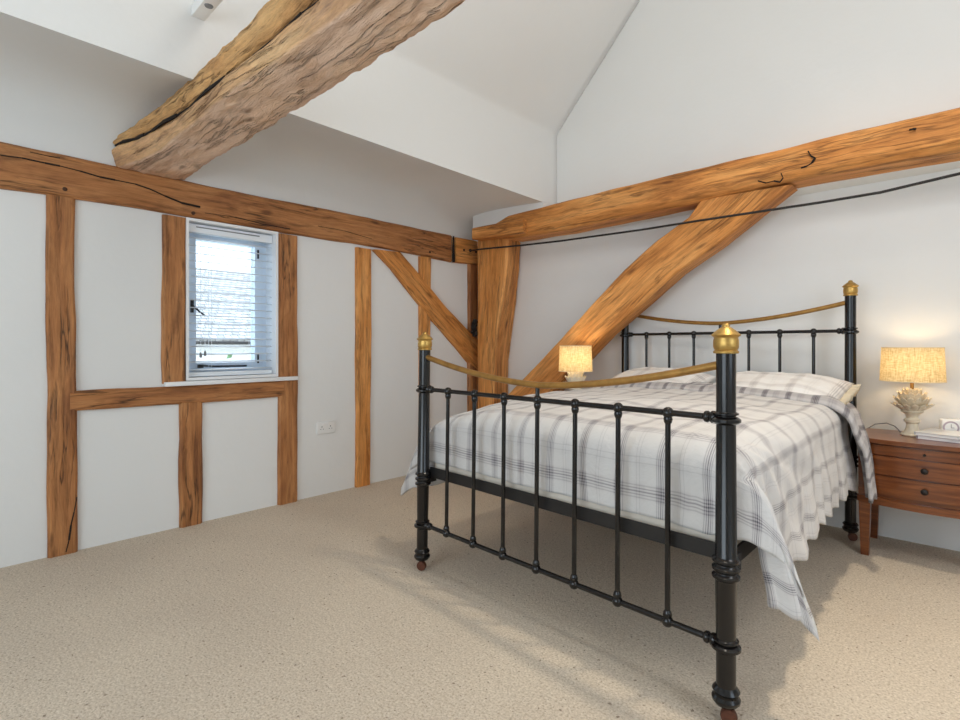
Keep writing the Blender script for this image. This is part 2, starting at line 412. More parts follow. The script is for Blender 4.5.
# ------------------------------------------------------------ timbers
def timber(name, stations, mat, label, cat='timber beam', seg=0.05, segw=0.035, r=0.012, amp=0.004, wob=0.004, seed=0, smooth_ang=35, rough=0.0, sidefn=None, group=None):
    """stations: lists of polygon corners (world). Rings run between stations."""
    cents = [sum(s, Vector())/len(s) for s in stations]
    ax = (cents[-1]-cents[0]).normalized()
    s0 = stations[0]; yv = (s0[1]-s0[0]); yv = (yv - ax*yv.dot(ax)).normalized(); zv = ax.cross(yv)
    Mx = Matrix((( ax.x, yv.x, zv.x, cents[0].x), (ax.y, yv.y, zv.y, cents[0].y), (ax.z, yv.z, zv.z, cents[0].z), (0,0,0,1)))
    Mi = Mx.inverted()
    n = len(s0)
    counts = [max(1, round((s0[(i+1)%n]-s0[i]).length/segw)) for i in range(n)]
    rings = []; s_len = 0.0
    for k in range(len(stations)-1):
        L = (cents[k+1]-cents[k]).length; m = max(1, round(L/seg))
        for i in range(m + (1 if k == len(stations)-2 else 0)):
            f = i/m; poly = [stations[k][q].lerp(stations[k+1][q], f) for q in range(n)]
            rings.append((s_len + L*f, poly))
        s_len += L
    bm = bmesh.new(); gr = bm.verts.layers.float_vector.new('grain'); sd = bm.verts.layers.float_vector.new('side')
    vr = []
    rnd = Vector((seed*13.7, seed*5.3, seed*9.1))
    for s, poly in rings:
        c = sum(poly, Vector())/n; cl = Mi @ c; ring = []
        for i in range(n):
            a, b = poly[i], poly[(i+1)%n]; L = (b-a).length; e = min(r/max(L, 1e-5), 0.3); m = counts[i]
            for q in range(m+1):
                f = e + (1-2*e)*q/m; p = a.lerp(b, f); pl = Mi @ p
                yy, zz = pl.y-cl.y, pl.z-cl.z
                key = Vector((s*1.6, yy*3, zz*3)) + rnd
                d1 = noise.noise_vector(key)*wob
                d2 = noise.noise_vector(Vector((s*6, yy*26, zz*26)) + rnd)*amp
                d = d1 + d2
                if rough:
                    h = noise.fractal(Vector((s*14, yy*34, zz*34)) + rnd, 0.75, 2.1, 5)
                    h2 = abs(noise.noise(Vector((s*5, yy*14, zz*14)) + rnd))
                    rad = Vector((0, yy, zz)).normalized()
                    d = d + rad*(h*rough - h2*rough*0.9)
                v = bm.verts.new(pl + Vector((0, d.y, d.z)))
                v[gr] = Vector((s, yy, zz)) + rnd
                if sidefn: v[sd] = Vector((sidefn(i, s), 0, 0))
                ring.append(v)
        vr.append(ring)
    for a, b in zip(vr, vr[1:]):
        for k in range(len(a)): bm.faces.new((a[k], a[(k+1)%len(a)], b[(k+1)%len(a)], b[k]))
    bm.faces.new(vr[0][::-1]); bm.faces.new(vr[-1])
    o = link_bm(name, bm, mat, None, True, smooth_ang); o.matrix_world = Mx
    return tag(o, label, cat, group)

XT = 0.028            # face of the left-wall timbers
XBK = -0.02
def left_quad(p0, p1, X=XT, back=XBK):       # p0,p1: (Y,Z) edge points
    return [Vector((X, *p0)), Vector((X, *p1)), Vector((back, *p1)), Vector((back, *p0))]
def yz(px, py, X=XT): p = atX(px, py, X); return (p.y, p.z)
# wall plate
pl_st = []
for px, yt, yb in ((-150, 118, 163), (0, 141, 187), (100, 163, 202), (200, 184, 218), (300, 204, 235), (400, 224, 251), (452, 235, 262)):
    pl_st.append(left_quad(yz(px, yb, 0.03), yz(px, yt, 0.03), 0.03, -0.03))
first = pl_st[0]
pl_st.insert(0, [Vector((v.x, YB, v.z)) for v in first])
plate = timber('wall_plate', pl_st, M_oak_b, 'long oak wall plate running the length of the left wall above window and studs', 'timber beam', seed=1, wob=0.008, amp=0.004, segw=0.03)
# block at its end
Xb = 0.05
pb = [yz(456, 262, Xb), yz(456, 237, Xb), yz(482, 242, Xb), yz(482, 265, Xb)]
stA = [Vector((Xb, *pb[0])), Vector((Xb, *pb[1])), Vector((-0.02, *pb[1])), Vector((-0.02, *pb[0]))]
stB = [Vector((Xb, *pb[3])), Vector((Xb, *pb[2])), Vector((-0.02, *pb[2])), Vector((-0.02, *pb[3]))]
blk = timber('timber_block', [stA, stB], M_oak, 'short squared oak block at corner end of the left wall plate holding the cable', 'timber block', seed=2, wob=0.002, amp=0.002, r=0.006)
def studs(name, xl0, xr0, yt, xl1, xr1, yb, label, seed, mat=M_oak_b, X=XT, cat='timber post', to_floor=True, **kw):
    a0, a1 = yz(xl0, yt, X), yz(xr0, yt, X); 
    zt = a0[1]
    if to_floor: b0 = (atX(xl1, yb, X).y, 0.0); b1 = (atX(xr1, yb, X).y, 0.0)
    else: b0, b1 = yz(xl1, yb, X), yz(xr1, yb, X); b1 = (b1[0], b0[1])
    st = [left_quad(b0, b1, X), left_quad((a0[0], zt), (a1[0], zt), X)]
    # extra stations for a slightly irregular edge
    mids = []
    rnd = random.Random(seed)
    for k in range(1, 6):
        f = k/6; q = [st[0][i].lerp(st[1][i], f) for i in range(4)]
        e0, e1 = rnd.uniform(-.004, .004), rnd.uniform(-.004, .004)
        q[0].y += e0; q[3].y += e0; q[1].y += e1; q[2].y += e1; mids.append(q)
    return timber(name, [st[0]] + mids + [st[1]], mat, label, cat, seed=seed, **kw)
studs('timber_post', 47, 75.5, 194, 48, 78, 553, 'tall broad oak post leftmost on the left wall, split near the floor', 3)
studs('timber_post', 163, 187, 214, 163, 187, 384, 'upper oak post directly left of the window', 4, to_floor=False)
studs('timber_post', 279, 298, 233, 279, 298, 501, 'full-height oak post directly right of the window', 5)
studs('timber_post', 357, 372, 247, 357, 371, 487, 'slim oak stud between the socket and the bed on the left wall', 6, M_oak)
studs('timber_post', 420.5, 432, 256, 420.5, 430, 468, 'slim oak stud crossed by the diagonal brace behind the bedpost', 7, M_oak)
studs('timber_post', 469.5, 478.5, 264, 469.5, 478.5, 458, 'narrow dark oak stud in the corner against the big jowled post', 8, M_oak_b, X=0.03)
studs('timber_post', 180, 203, 396, 180, 203, 522, 'short oak post under the rail below the window', 9)
# mid rail
st = []
for px, yt, yb in ((70, 392, 411.5), (130, 389, 408), (200, 385.5, 403), (284, 380, 397)):
    st.append(left_quad(yz(px, yb, XT+.004), yz(px, yt, XT+.004), XT+.004))
timber('timber_rail', st, M_oak_b, 'horizontal oak rail below the window sill between the posts', 'timber rail', seed=10, wob=0.006)
# brace on the left wall
st = []
for (xa, ya), (xb, yb) in (((374, 249), (401, 252)), ((391, 267), (418, 272)), ((429, 315), (448, 308)), ((457, 347), (467, 328)), ((469, 362), (483, 344)), ((481, 372), (486, 351))):
    st.append(left_quad(yz(xa, ya, .042), yz(xb, yb, .042), .042, -0.01))
timber('timber_brace', st, M_oak, 'diagonal oak brace on left wall running down from wall plate to corner post', 'timber brace', seed=11, wob=0.003)
# jowled corner post
YP = CAM.y + 3.2*U
def post_st(z, pf, pb, yf=YP):
    xf = atY(pf, 300, YP).x; xbk = atY(pb, 300, -.004).x
    return [Vector((xl, yf, z)), Vector((xf, yf, z)), Vector((xbk, -.004, z)), Vector((xl-.04, -.004, z))]
xl = atY(476.5, 300, YP).x
ztop = 1.872*U
jowl = timber('timber_post', [post_st(0, 492, 507), post_st(0.95, 494, 509), post_st(1.25, 498, 513), post_st(1.5, 503, 517), post_st(1.8, 507, 520), post_st(ztop, 508, 521)], M_oak,
              'broad jowled oak corner post widening upward beneath the tie beam', 'timber post', seed=12, wob=0.008, amp=0.004, r=0.02)
# tie beam over the bed
YT = CAM.y + 3.08*U
def tie(px, yt, yb_front=None):
    p = atY(px, yt, YT)
    return p
st = []
for px, yt, zb in ((492, 223, 1.85), (505, 215, 1.825), (560, 201, 1.815), (640, 180.5, 1.834), (720, 161, 1.848), (800, 142.5, 1.858), (880, 123.5, 1.856), (960, 105, 1.852), (1150, 60, 1.852)):
    p = atY(px, yt, YT); zz = zb*U
    st.append([Vector((p.x, YT+0.012, zz+0.045)), Vector((p.x, YT+0.03, p.z)), Vector((p.x, YG+0.03, p.z-0.01)), Vector((p.x, YG+0.01, zz)), Vector((p.x, YT+0.05, zz))])
lst = st[-1]; st.append([Vector((XR+0.05, v.y, v.z)) for v in lst])
tieb = timber('tie_beam', st, M_oak, 'heavy weathered oak tie beam on the head wall above the bed', 'timber beam', seed=14, wob=0.006, amp=0.005, segw=0.03, r=0.012)
stb = []
for px, yt, yb in ((472, 228, 239.5), (500, 222.5, 236), (523, 219, 232)):
    a, b = atY(px, yb, YT-0.025), atY(px, yt, YT-0.025)
    stb.append([a, b, Vector((b.x, YT+.09, b.z)), Vector((a.x, YT+.09, a.z+.0))])
timber('timber_block', stb, M_oak, 'tenoned oak block with peg holes under the left end of the tie beam', 'timber block', seed=15, wob=0.003, amp=0.002, r=0.008)
# curved brace under the tie beam
YBf, YBb = CAM.y + 3.13*U, CAM.y + 3.29*U
st = []
for (xa, ya), (xb, yb) in (((700, 200), (791, 184)), ((688, 217), (757, 211)), ((657, 240), (719, 242)), ((624, 270), (676, 272)), ((597, 299), (644, 301)), ((562, 337), (605, 334)), ((535, 366), (577, 364)), ((510, 392), (550, 394)), ((489, 412), (528, 418))):
    a, b = atY(xa, ya, YBf), atY(xb, yb, YBf)
    st.append([a, b, Vector((b.x, YBb, b.z)), Vector((a.x, YBb, a.z))])
timber('timber_brace', st, M_oak, 'big curved oak brace sweeping from the tie beam down behind the bed', 'timber brace', seed=17, wob=0.006, amp=0.003, segw=0.03, r=0.012)
# rough-hewn crossing beam
st = []
def S(X, y0, z0, yg, zg, yt, zt):
    gd = .10 if X < 1.3 else .05
    q = lambda dy, z: Vector((X, CAM.y+U*dy, U*z))
    return [q(y0, z0), q(yg, zg-.009), q(yg+gd, zg+.004), q(yg+.004, zg+.010), q((yg+yt)/2-.012, (zg+zt)/2), q(yt+.01, zt-.02), q(yt+.05, zt), q(1.0, zt), q(1.01, 2.0), q(1.0, 1.915), q(.97, 1.90)]
st.append(S(-0.02, .68, 1.90, .655, 2.0, .735, 2.13))
st.append(S(0.10, .69, 1.895, .665, 2.0, .745, 2.135))
st.append(S(0.25, .74, 1.905, .70, 1.995, .755, 2.14))
st.append(S(0.45, .765, 1.905, .728, 1.99, .765, 2.15))
st.append(S(0.85, .755, 1.905, .745, 1.983, .775, 2.155))
st.append(S(1.30, .765, 1.905, .757, 1.98, .785, 2.15))
st.append(S(1.80, .785, 1.91, .765, 1.98, .755, 2.135))
st.append(S(2.20, .81, 1.915, .775, 1.98, .745, 2.13))
st.append(S(3.0, .82, 1.915, .78, 1.98, .75, 2.13))
st.append(S(XR+0.05, .80, 1.915, .77, 1.98, .75, 2.13))
timber('cross_beam', st, M_oak_rough, 'massive rough-hewn cracked oak beam crossing the room overhead at upper left', 'timber beam', seg=0.022, segw=0.018, r=0.008, amp=0.005, wob=0.008, rough=0.007, seed=21, smooth_ang=60,
       sidefn=lambda i, s: 1.0 if i in (9, 10) else (0.6 if i == 8 else (0.3 if i == 0 else 0.0)))

CROSS = [o for o in COL.objects if o.name == 'cross_beam'][0]
# pegs, holes and iron on the timbers
def peg(parent, loc, axis, r=0.012, mat=M_pot, name='peg'):
    bm = bmesh.new(); add_lathe(bm, [(r*.9, -0.012), (r, -0.003), (r*.85, 0.004), (r*.3, 0.006)], loc, axis, 14)
    o = link_bm(name, bm, mat, None, True, 40); o.parent = parent; o.matrix_parent_inverse = parent.matrix_world.inverted(); return o
for px, py in ((65, 189), (193.5, 213), (430, 252)): peg(plate, atX(px, py, 0.033), (1,0,0), 0.011)
for px, py in ((464, 250), (476, 252)): peg(blk, atX(px, py, Xb+.002), (1,0,0), 0.011, M_dark)
bpy.context.view_layer.update()
def crack(parent, pts, w, mat=M_dark, name='crack', taper=0.0):
    bm = bmesh.new()
    for i in range(len(pts)-1):
        a, b = pts[i], pts[i+1]
        add_tube(bm, [a, a.lerp(b, .5), b], w*(0.6+0.5*((i*7) % 3)/2)*(1-taper*i/len(pts)), 6)
    o = link_bm(name, bm, mat, None, True, 60); o.parent = parent; o.matrix_parent_inverse = parent.matrix_world.inverted(); return o
YC = YT+0.012
crack(tieb, [atY(x, y, YC) for x, y in ((808, 151), (811, 156), (815, 158), (812, 163), (807, 166), (801, 168))], 0.0055)
crack(tieb, [atY(x, y, YC) for x, y in ((781, 173), (783, 178), (780, 182), (774, 181), (766, 183), (758, 181))], 0.0045)
crack(tieb, [atY(x, y, YC) for x, y in ((909, 130), (913, 129), (916, 129))], 0.007)
p1 = [o for o in COL.objects if o.get('label', '').startswith('tall broad')][0]
crack(p1, [atX(x, y, XT) for x, y in ((77, 497), (74, 512), (71, 525), (69, 540), (66, 552))], 0.004)
crack(CROSS, [Vector((x, CAM.y+U*(dy+.012+.006*sin(x*9)), U*(z+.004+.003*sin(x*13)))) for x, dy, z in ((.03,.66,2.0),(.12,.67,2.0),(.25,.70,1.995),(.35,.715,1.993),(.45,.728,1.99),(.6,.735,1.988),(.75,.742,1.985),(.9,.747,1.983),(1.1,.752,1.982),(1.3,.757,1.98),(1.5,.76,1.98),(1.7,.765,1.98),(1.9,.767,1.98),(2.2,.772,1.98),(2.5,.775,1.98))], 0.011, taper=.8)
crack(blk, [Vector((Xb-.012, *yz(454.5, y, Xb))) for y in (236, 245, 254, 262)], 0.012)  # dark strip standing in for the shadow in the gap beside the plate
# iron tie cable
cb = empty('tie_cable', atX(482, 248, 0.2), 'thin dark iron cable stretched across the room in front of the tie beam', 'cable')
for ln, w in ((((0, 155), (22, 158), (45, 163), (60, 166), (80, 171), (100, 177), (115, 180), (135, 184), (150, 189)), .0045), (((150, 189), (165, 196), (182, 203), (200, 207)), .006), (((205, 213), (235, 217), (262, 224), (290, 229)), .003), (((30, 152), (48, 156), (60, 158)), .003), (((318, 226), (345, 231), (372, 239)), .0025)):
    crack(plate, [atX(x, y, .031) for x, y in ln], w)
bpy.context.view_layer.update()
Y0c = -0.42
def cabpt(px, py): return atY(px, py, Y0c) - cb.location
pts = [(480, 249), (520, 245.5), (560, 241), (600, 235.5), (640, 230), (700, 220.5), (760, 211.5), (820, 202.5), (880, 192.5), (920, 183), (960, 173.5), (1010, 161), (1100, 139)]
wp = [cabpt(*p) for p in pts]; wp[0] = atX(470, 250.5, Xb) - cb.location
wp.insert(1, cabpt(486, 248.6))
tube('cable', wp, 0.0072, M_iron, cb, 8)
lathe('anchor_plate', [(0.014, 0), (0.016, .004), (0.012, .012), (0.005, .016)], M_iron, cb, atX(470, 250.5, Xb) - cb.location, (1,0,0), 12)

# black knob of old iron hardware on the corner stud
bm = bmesh.new(); p = atY(473.5, 329, YP-.022)
for k in range(9):
    ball_bm(bm, p + Vector((0.012, 0.022*sin(k*2.4), -0.055+k*0.015)), 0.019+.008*sin(k*1.7), 1.1, 8)
tag(link_bm('knot_hole', bm, M_dark, None), 'black gnarled knot on the corner stud beside the jowled post', 'knot')

# ------------------------------------------------------------ window
win = struct(empty('window_1', (0, (WIN_Y0+WIN_Y1)/2, WIN_Z0), None, None))
win_o = Vector((0, (WIN_Y0+WIN_Y1)/2, WIN_Z0))
WW, WH = WIN_Y1-WIN_Y0, WIN_Z1-WIN_Z0
def wframe(name, y0, y1, z0, z1, w, x0, x1, mat, bev=0.003):
    bm = bmesh.new()
    add_box(bm, (x0, y0, z0), (x1, y0+w, z1)); add_box(bm, (x0, y1-w, z0), (x1, y1, z1))
    add_box(bm, (x0, y0+w, z0), (x1, y1-w, z0+w)); add_box(bm, (x0, y0+w, z1-w), (x1, y1-w, z1))
    return link_bm(name, bm, mat, win, False)
wframe('window_lining', -WW/2, WW/2, 0, WH, 0.016, -0.29, 0.032, M_paint)
wframe('window_frame', -WW/2+.016, WW/2-.016, 0.016, WH-.016, 0.045, -0.19, -0.12, M_upvc)
sash = wframe('window_sash', -WW/2+.055, WW/2-.055, 0.055, WH-.055, 0.045, -0.175, -0.105, M_upvc)
box('window_pane', (-0.145, -WW/2+.09, 0.09), (-0.139, WW/2-.09, WH-.09), M_glass, win)
hb = bmesh.new(); yh = -WW/2+.075
add_box(hb, (-0.105, yh-.008, .42), (-0.092, yh+.008, .50)); add_tube(hb, [(-.094, yh, .46), (-.078, yh, .46), (-.072, yh+.03, .43), (-.072, yh+.07, .40)], .006, 8)
link_bm('window_handle', hb, M_blacksat, win)
hb = bmesh.new(); add_tube(hb, [(-.09, -.17, .085), (-.08, -.10, .078), (-.08, .12, .076)], .006, 8); add_box(hb, (-.105, -.18, .07), (-.085, -.15, .09))
link_bm('window_stay', hb, M_blacksat, win)
hb = bmesh.new()
for z in (.12, .84): add_box(hb, (-.106, WW/2-.085, z-.03), (-.098, WW/2-.075, z+.03))
link_bm('window_hinge', hb, M_blacksat, win)
# sill board
p0, p1_ = atX(165, 380, 0.045), atX(298, 377, 0.045)
struct(box('window_sill', (-0.1, p0.y, WIN_Z0-0.030), (0.05, p1_.y, WIN_Z0-0.004), M_paint, None, 0.004))
# venetian blind, hung in the opening
bl = empty('venetian_blind', (-0.035, (WIN_Y0+WIN_Y1)/2, WIN_Z0), 'white venetian blind with open slats hanging in the small window', 'window blind')
bw = WW/2-0.020
hr = box('head_rail', (-0.028, -bw, WH-.075), (0.022, bw, WH-.022), M_blind, bl, 0.003)
box('rail_slot', (0.0225, -bw+.05, WH-.044), (0.0245, bw-.09, WH-.037), M_grey, bl)
ns = 18
z0s, z1s = 0.062, WH-.105
tm = Matrix.Rotation(radians(7), 4, 'Y')
sl0 = None
for k in range(ns):
    z = z0s + (z1s-z0s)*k/(ns-1)
    if sl0 is None:
        bm = bmesh.new()
        vs = [[bm.verts.new((-.024+.048*i/6, y, 0.0035*(1-((i-3)/3)**2))) for i in range(7)] for y in (-bw+.004, bw-.004)]
        for i in range(6): bm.faces.new((vs[0][i], vs[0][i+1], vs[1][i+1], vs[1][i]))
        sl0 = link_bm('slat', bm, M_blind, bl); md = sl0.modifiers.new('thickness', 'SOLIDIFY'); md.thickness = .0026
        sl0.location = (0, 0, z); sl0.rotation_euler = (0, radians(7), 0)
    else:
        c = sl0.copy(); COL.objects.link(c); c.parent = bl; c.location = (0, 0, z)
box('bottom_rail', (-0.026, -bw+.003, .020), (0.022, bw-.003, .046), M_blind, bl, 0.004)
for y in (-bw+.14, bw-.14):
    for x in (-.025, .025): tube('ladder_cord', [(x, y, .04), (x, y, WH-.07)], .0011, M_blind, bl, 5)
for y, z in ((-bw+.075, .14), (-bw+.1, .15)):
    tube('pull_cord', [(.027, y, z+.03), (.027, y, WH-.07)], .0011, M_blind, bl, 5)
    lathe('cord_tassel', [(.003, .03), (.006, .02), (.008, 0), (.004, -.004)], M_grey, bl, (.027, y, z), None, 10)

# outside: neighbouring building, yard, shrub
nb = empty('neighbour_building', (-9, -1, -3), 'pale neighbouring building with tiled roof seen through the small window', 'building')
box('wall', (-3, -14, 0), (0, 20, 4.1), M_render, nb)
bm = bmesh.new(); prism_pts = [(0.4, 4.22), (-4.0, 6.35), (-4.1, 6.25), (0.3, 4.1)]
a = [bm.verts.new((x, -14, z)) for x, z in prism_pts]; b = [bm.verts.new((x, 20, z)) for x, z in prism_pts]
bm.faces.new(a); bm.faces.new(b[::-1])
for i in range(4): bm.faces.new((a[i], a[(i+1)%4], b[(i+1)%4], b[i]))
link_bm('roof', bm, M_tiles, nb, False)
tube('gutter', [(0.45, -14, 4.15), (0.45, 20, 4.15)], 0.035, M_iron, nb, 10)
struct(box('yard', (-30, -20, -3.2), (-0.6, 25, -3.0), M_lawn))
bm = bmesh.new(); rr = random.Random(5)
for k in range(260):
    c = Vector((rr.gauss(0, .22), rr.gauss(0, .45), rr.gauss(0, .2))); n_ = Vector((rr.uniform(-1,1), rr.uniform(-1,1), rr.uniform(-1,1))).normalized()
    t1 = n_.orthogonal().normalized()*.09; t2 = n_.cross(t1)*.6
    bm.faces.new([bm.verts.new(c+t1), bm.verts.new(c+t2), bm.verts.new(c-t1), bm.verts.new(c-t2)])
sh = empty('shrub', (-7.2, 1.9, -3.0), 'small green shrub outside against the pale building', 'shrub')
lf = link_bm('foliage', bm, M_leaf, sh, False); lf.location = (0, 0, 3.85)
tube('stem', [(0, 0, 0), (0.05, 0, 1.8), (0, 0.05, 3.6)], 0.05, M_pot, sh, 8)

# double socket
sk = empty('wall_socket', atX(325.5, 427.5, 0.0), 'white double wall socket low on left wall right of the window', 'wall socket')
box('face_plate', (0, -.073, -.043), (0.011, .073, .043), M_white, sk, 0.004)
for s in (-1, 1):
    bm = bmesh.new()
    add_box(bm, (.0105, s*.035-.003, .004), (.0118, s*.035+.003, .014))
    add_box(bm, (.0105, s*.035-.014, -.010), (.0118, s*.035-.006, -.006)); add_box(bm, (.0105, s*.035+.006, -.010), (.0118, s*.035+.014, -.006))
    link_bm('socket_holes', bm, M_grey, sk, False)
    box('switch', (.0105, s*.022-.006, .018), (.0145, s*.022+.006, .034), M_white, sk, .001)

# light bar over the rough beam
lb = empty('ceiling_light_bar', (XS, CAM.y+.775*U, 2.33*U), 'white box light bar fixed high above the rough beam at top left', 'ceiling light')
box('housing', (0.0, -.028, 0), (1.9, .028, .05), M_white, lb, .003)
lathe('lamp_lens', [(.016, -.003), (.018, 0), (.018, .004)], M_grey, lb, (.13, 0, 0), None, 18)

# ------------------------------------------------------------ bed
FL = H(-1.803, 1.535, 0); FR = H(-.4865, 1.473, 0); HL = H(-1.80, 3.40, 0); HR = H(-.471, 3.271, 0)
W = 1.45; L = 1.98
def B(x, y, z):   # x: 0..W across from left, y: 0..L from foot to head
    a, b = x/W, y/L
    p = (FL*(1-a) + FR*a)*(1-b) + (HL*(1-a) + HR*a)*b
    return Vector((p.x, p.y, z))
bed_o = B(W/2, L/2, 0)
bed = empty('bed_frame', bed_o, 'black iron double bed frame with brass rails and finials', 'bed')
def BL(x, y, z): return B(x, y, z) - bed_o + Vector((.020*z*max(0, 1-x/W)*max(0, 1-y/L*2), 0, 0))
PR = 0.0272
def bead(z, r, h, lip=PR):   # rounded collar bead
    return [(lip, z-h), (r*.8, z-h*.85), (r, z-h*.3), (r, z+h*.3), (r*.8, z+h*.85), (lip, z+h)]
def finial(zb, r, sc=1.0):
    return [(r*.9, zb-.004), (.0345*sc, zb-.002), (.0350*sc, zb+.003), (.0310*sc, zb+.007), (.0325*sc, zb+.010), (.0345*sc, zb+.016), (.0350*sc, zb+.026), (.0345*sc, zb+.036), (.0325*sc, zb+.043),
            (.0345*sc, zb+.046), (.0395*sc, zb+.049), (.0400*sc, zb+.052), (.0360*sc, zb+.056), (.026*sc, zb+.065), (.017*sc, zb+.072), (.011*sc, zb+.075), (.0115*sc, zb+.079), (.008*sc, zb+.084), (.0005, zb+.086)]
def make_post(x, y, top, collars, r=PR, foot=False):
    prof = [(r*.7, 0.045), (r*1.15, .050), (r*1.42, .060), (r*1.45, .068), (r*1.2, .076), (r*1.25, .084), (r*1.4, .090), (r*1.2, .098), (r, .104)]
    for z in sorted(collars):
        trip = z < .5 and z > .3
        if trip:
            for dz in (-.024, 0, .024): prof += bead(z+dz, r*1.42, .011, r*1.1)
        else: prof += bead(z-.006, r*1.5, .012, r) + bead(z+.014, r*1.28, .006, r)
    prof.append((r, top)); 
    o = lathe('post', prof, M_black, bed, BL(x, y, 0), None, 32, 35)
    f = lathe('finial', finial(top, r, r/PR), M_brass, o, BL(x, y, 0), None, 32, 50); f['label'] = 'brass finial'
    if x == 0 and y == 0:
        for ob in (o, f):
            for v in ob.data.vertices: v.co.x += .020*v.co.z
    # castor
    c = bmesh.new(); b0 = BL(x, y, 0)
    add_lathe(c, [(.018, .052), (.016, .046), (.012, .040), (.009, .03)], b0, None, 14)
    add_lathe(c, [(.006, -.012), (.022, -.010), (.0235, 0), (.022, .010), (.006, .012)], b0 + Vector((.012, -.012, .0235)), (-0.35, 0.94, 0), 18)
    add_box(c, b0 + Vector((-.004, -.016, .018)), b0 + Vector((.016, .004, .042)))
    link_bm('castor', c, M_rust, o)
    return o
ZT, ZL, ZR = 0.885, 0.222, 0.447
make_post(0, 0, 1.078, (ZL, ZR, ZT)); make_post(W, 0, 1.078, (ZL, ZR, ZT))
make_post(0, L, 1.38, (.25, ZR, 1.18)); make_post(W, L, 1.38, (.25, ZR, 1.18))
def rail_with_bosses(name, y, z, r, x0=0, x1=W):
    bm = bmesh.new(); add_tube(bm, [BL(x0, y, z), BL((x0+x1)/2, y, z), BL(x1, y, z)], r, 14)
    for x, s in ((x0, 1), (x1, -1)):
        d = (BL(x1, y, z)-BL(x0, y, z)).normalized()*s
        add_lathe(bm, [(.012, .02), (.019, .030), (.019, .040), (.013, .046), (.018, .052), (.017, .060), (.010, .066)], BL(x, y, z), d, 16)
    return link_bm(name, bm, M_black, bed, True, 50)
def grid(y, ztop, zbot, hump=None):
    rail_with_bosses('top_rail', y, ztop, .0098); rail_with_bosses('lower_rail', y, zbot, .0098)
    for k in range(1, 8):
        x = W*k/8; bm = bmesh.new()
        add_tube(bm, [BL(x, y, zbot), BL(x, y, (zbot+ztop)/2), BL(x, y, ztop)], .0088, 12)
        b = link_bm('baluster', bm, M_black, bed, True, 60)
        for zz, up in ((ztop, -1), (zbot, 1)):
            j = bmesh.new(); ball_bm(j, BL(x, y, zz), .0185, 1.0, 10)
            add_lathe(j, [(.013, .014), (.0145, .020), (.0125, .030), (.009, .036)], BL(x, y, zz), (0, 0, up), 14)
            link_bm('joint', j, M_black, b, True, 60)
grid(0, ZT, ZL); grid(L, 1.18, .25)
def sag(y, ze, zm, name='brass_rail'):
    pts = []
    for i in range(33):
        f = i/32; u = (2*f-1); q = abs(u)
        zz = zm + (ze-zm)*(0.55*q**2 + 0.45*q**1.35*1.0)
        pts.append(BL(W*f, y, zz))
    o = tube(name, pts, .0128, M_brassr, bed, 14); o['label'] = 'curved dull brass top rail'
sag(0, 1.046, .943); sag(L, 1.345, 1.245)
for y, z0, z1 in ((0, ZT, .943), (L, 1.18, 1.245)):
    tube('rail_stub', [BL(W/2, y, z0), BL(W/2, y, z1-.008)], .0085, M_black, bed)
# angle-iron rails and slatted base
def bar(name, a, b, w, h, mat):
    d = (b-a); Ld = d.length; d.normalize(); s = Vector((-d.y, d.x, 0))
    bm = bmesh.new(); vs = []
    for p in (a, b):
        for ww, hh in ((-w/2, 0), (w/2, 0), (w/2, h), (-w/2, h)): vs.append(bm.verts.new(p + s*ww + Vector((0, 0, hh))))
    for f in ((0,1,2,3), (7,6,5,4), (0,4,5,1), (1,5,6,2), (2,6,7,3), (3,7,4,0)): bm.faces.new([vs[i] for i in f])
    bmesh.ops.bevel(bm, geom=bm.edges[:], offset=.002, segments=1, affect='EDGES')
    return link_bm(name, bm, mat, bed, False)
bar('foot_rail', BL(.02, .03, .452), BL(W-.02, .03, .452), .008, .05, M_blacksat)
bar('head_rail', BL(.02, L-.03, .452), BL(W-.02, L-.03, .452), .008, .05, M_blacksat)
bar('side_rail', BL(.0, .02, .43), BL(.0, L-.02, .43), .008, .055, M_blacksat)
bar('side_rail', BL(W, .02, .43), BL(W, L-.02, .43), .008, .055, M_blacksat)
for x in (0, W):
    box('corner_bracket', BL(x, .0, .425)-Vector((.022, -.02, 0)), BL(x, .0, .425)+Vector((.022, .07, .055)), M_blacksat, bed, .004)
nsl = 12
for k in range(nsl): 
    y = .12 + (L-.24)*k/(nsl-1); bar('slat', BL(.02, y, .470), BL(W-.02, y, .470), .07, .016, M_pot)

# mattress
bm = bmesh.new(); mo = B(W/2, L/2, .49)
add_box(bm, (.03, .062, 0), (W-.03, L-.05, .20))
bmesh.ops.subdivide_edges(bm, edges=bm.edges[:], cuts=12, use_grid_fill=True)
for v in bm.verts:
    d = noise.noise_vector(v.co*5)*.004; v.co = B(v.co.x+d.x, max(v.co.y+d.y, .058), .49+v.co.z+d.z*.5) - mo
mt = link_bm('mattress', bm, M_sheet, None, True, 60); mt.location = mo
tag(mt, 'white sheeted mattress on the iron bed beneath the duvet', 'mattress')

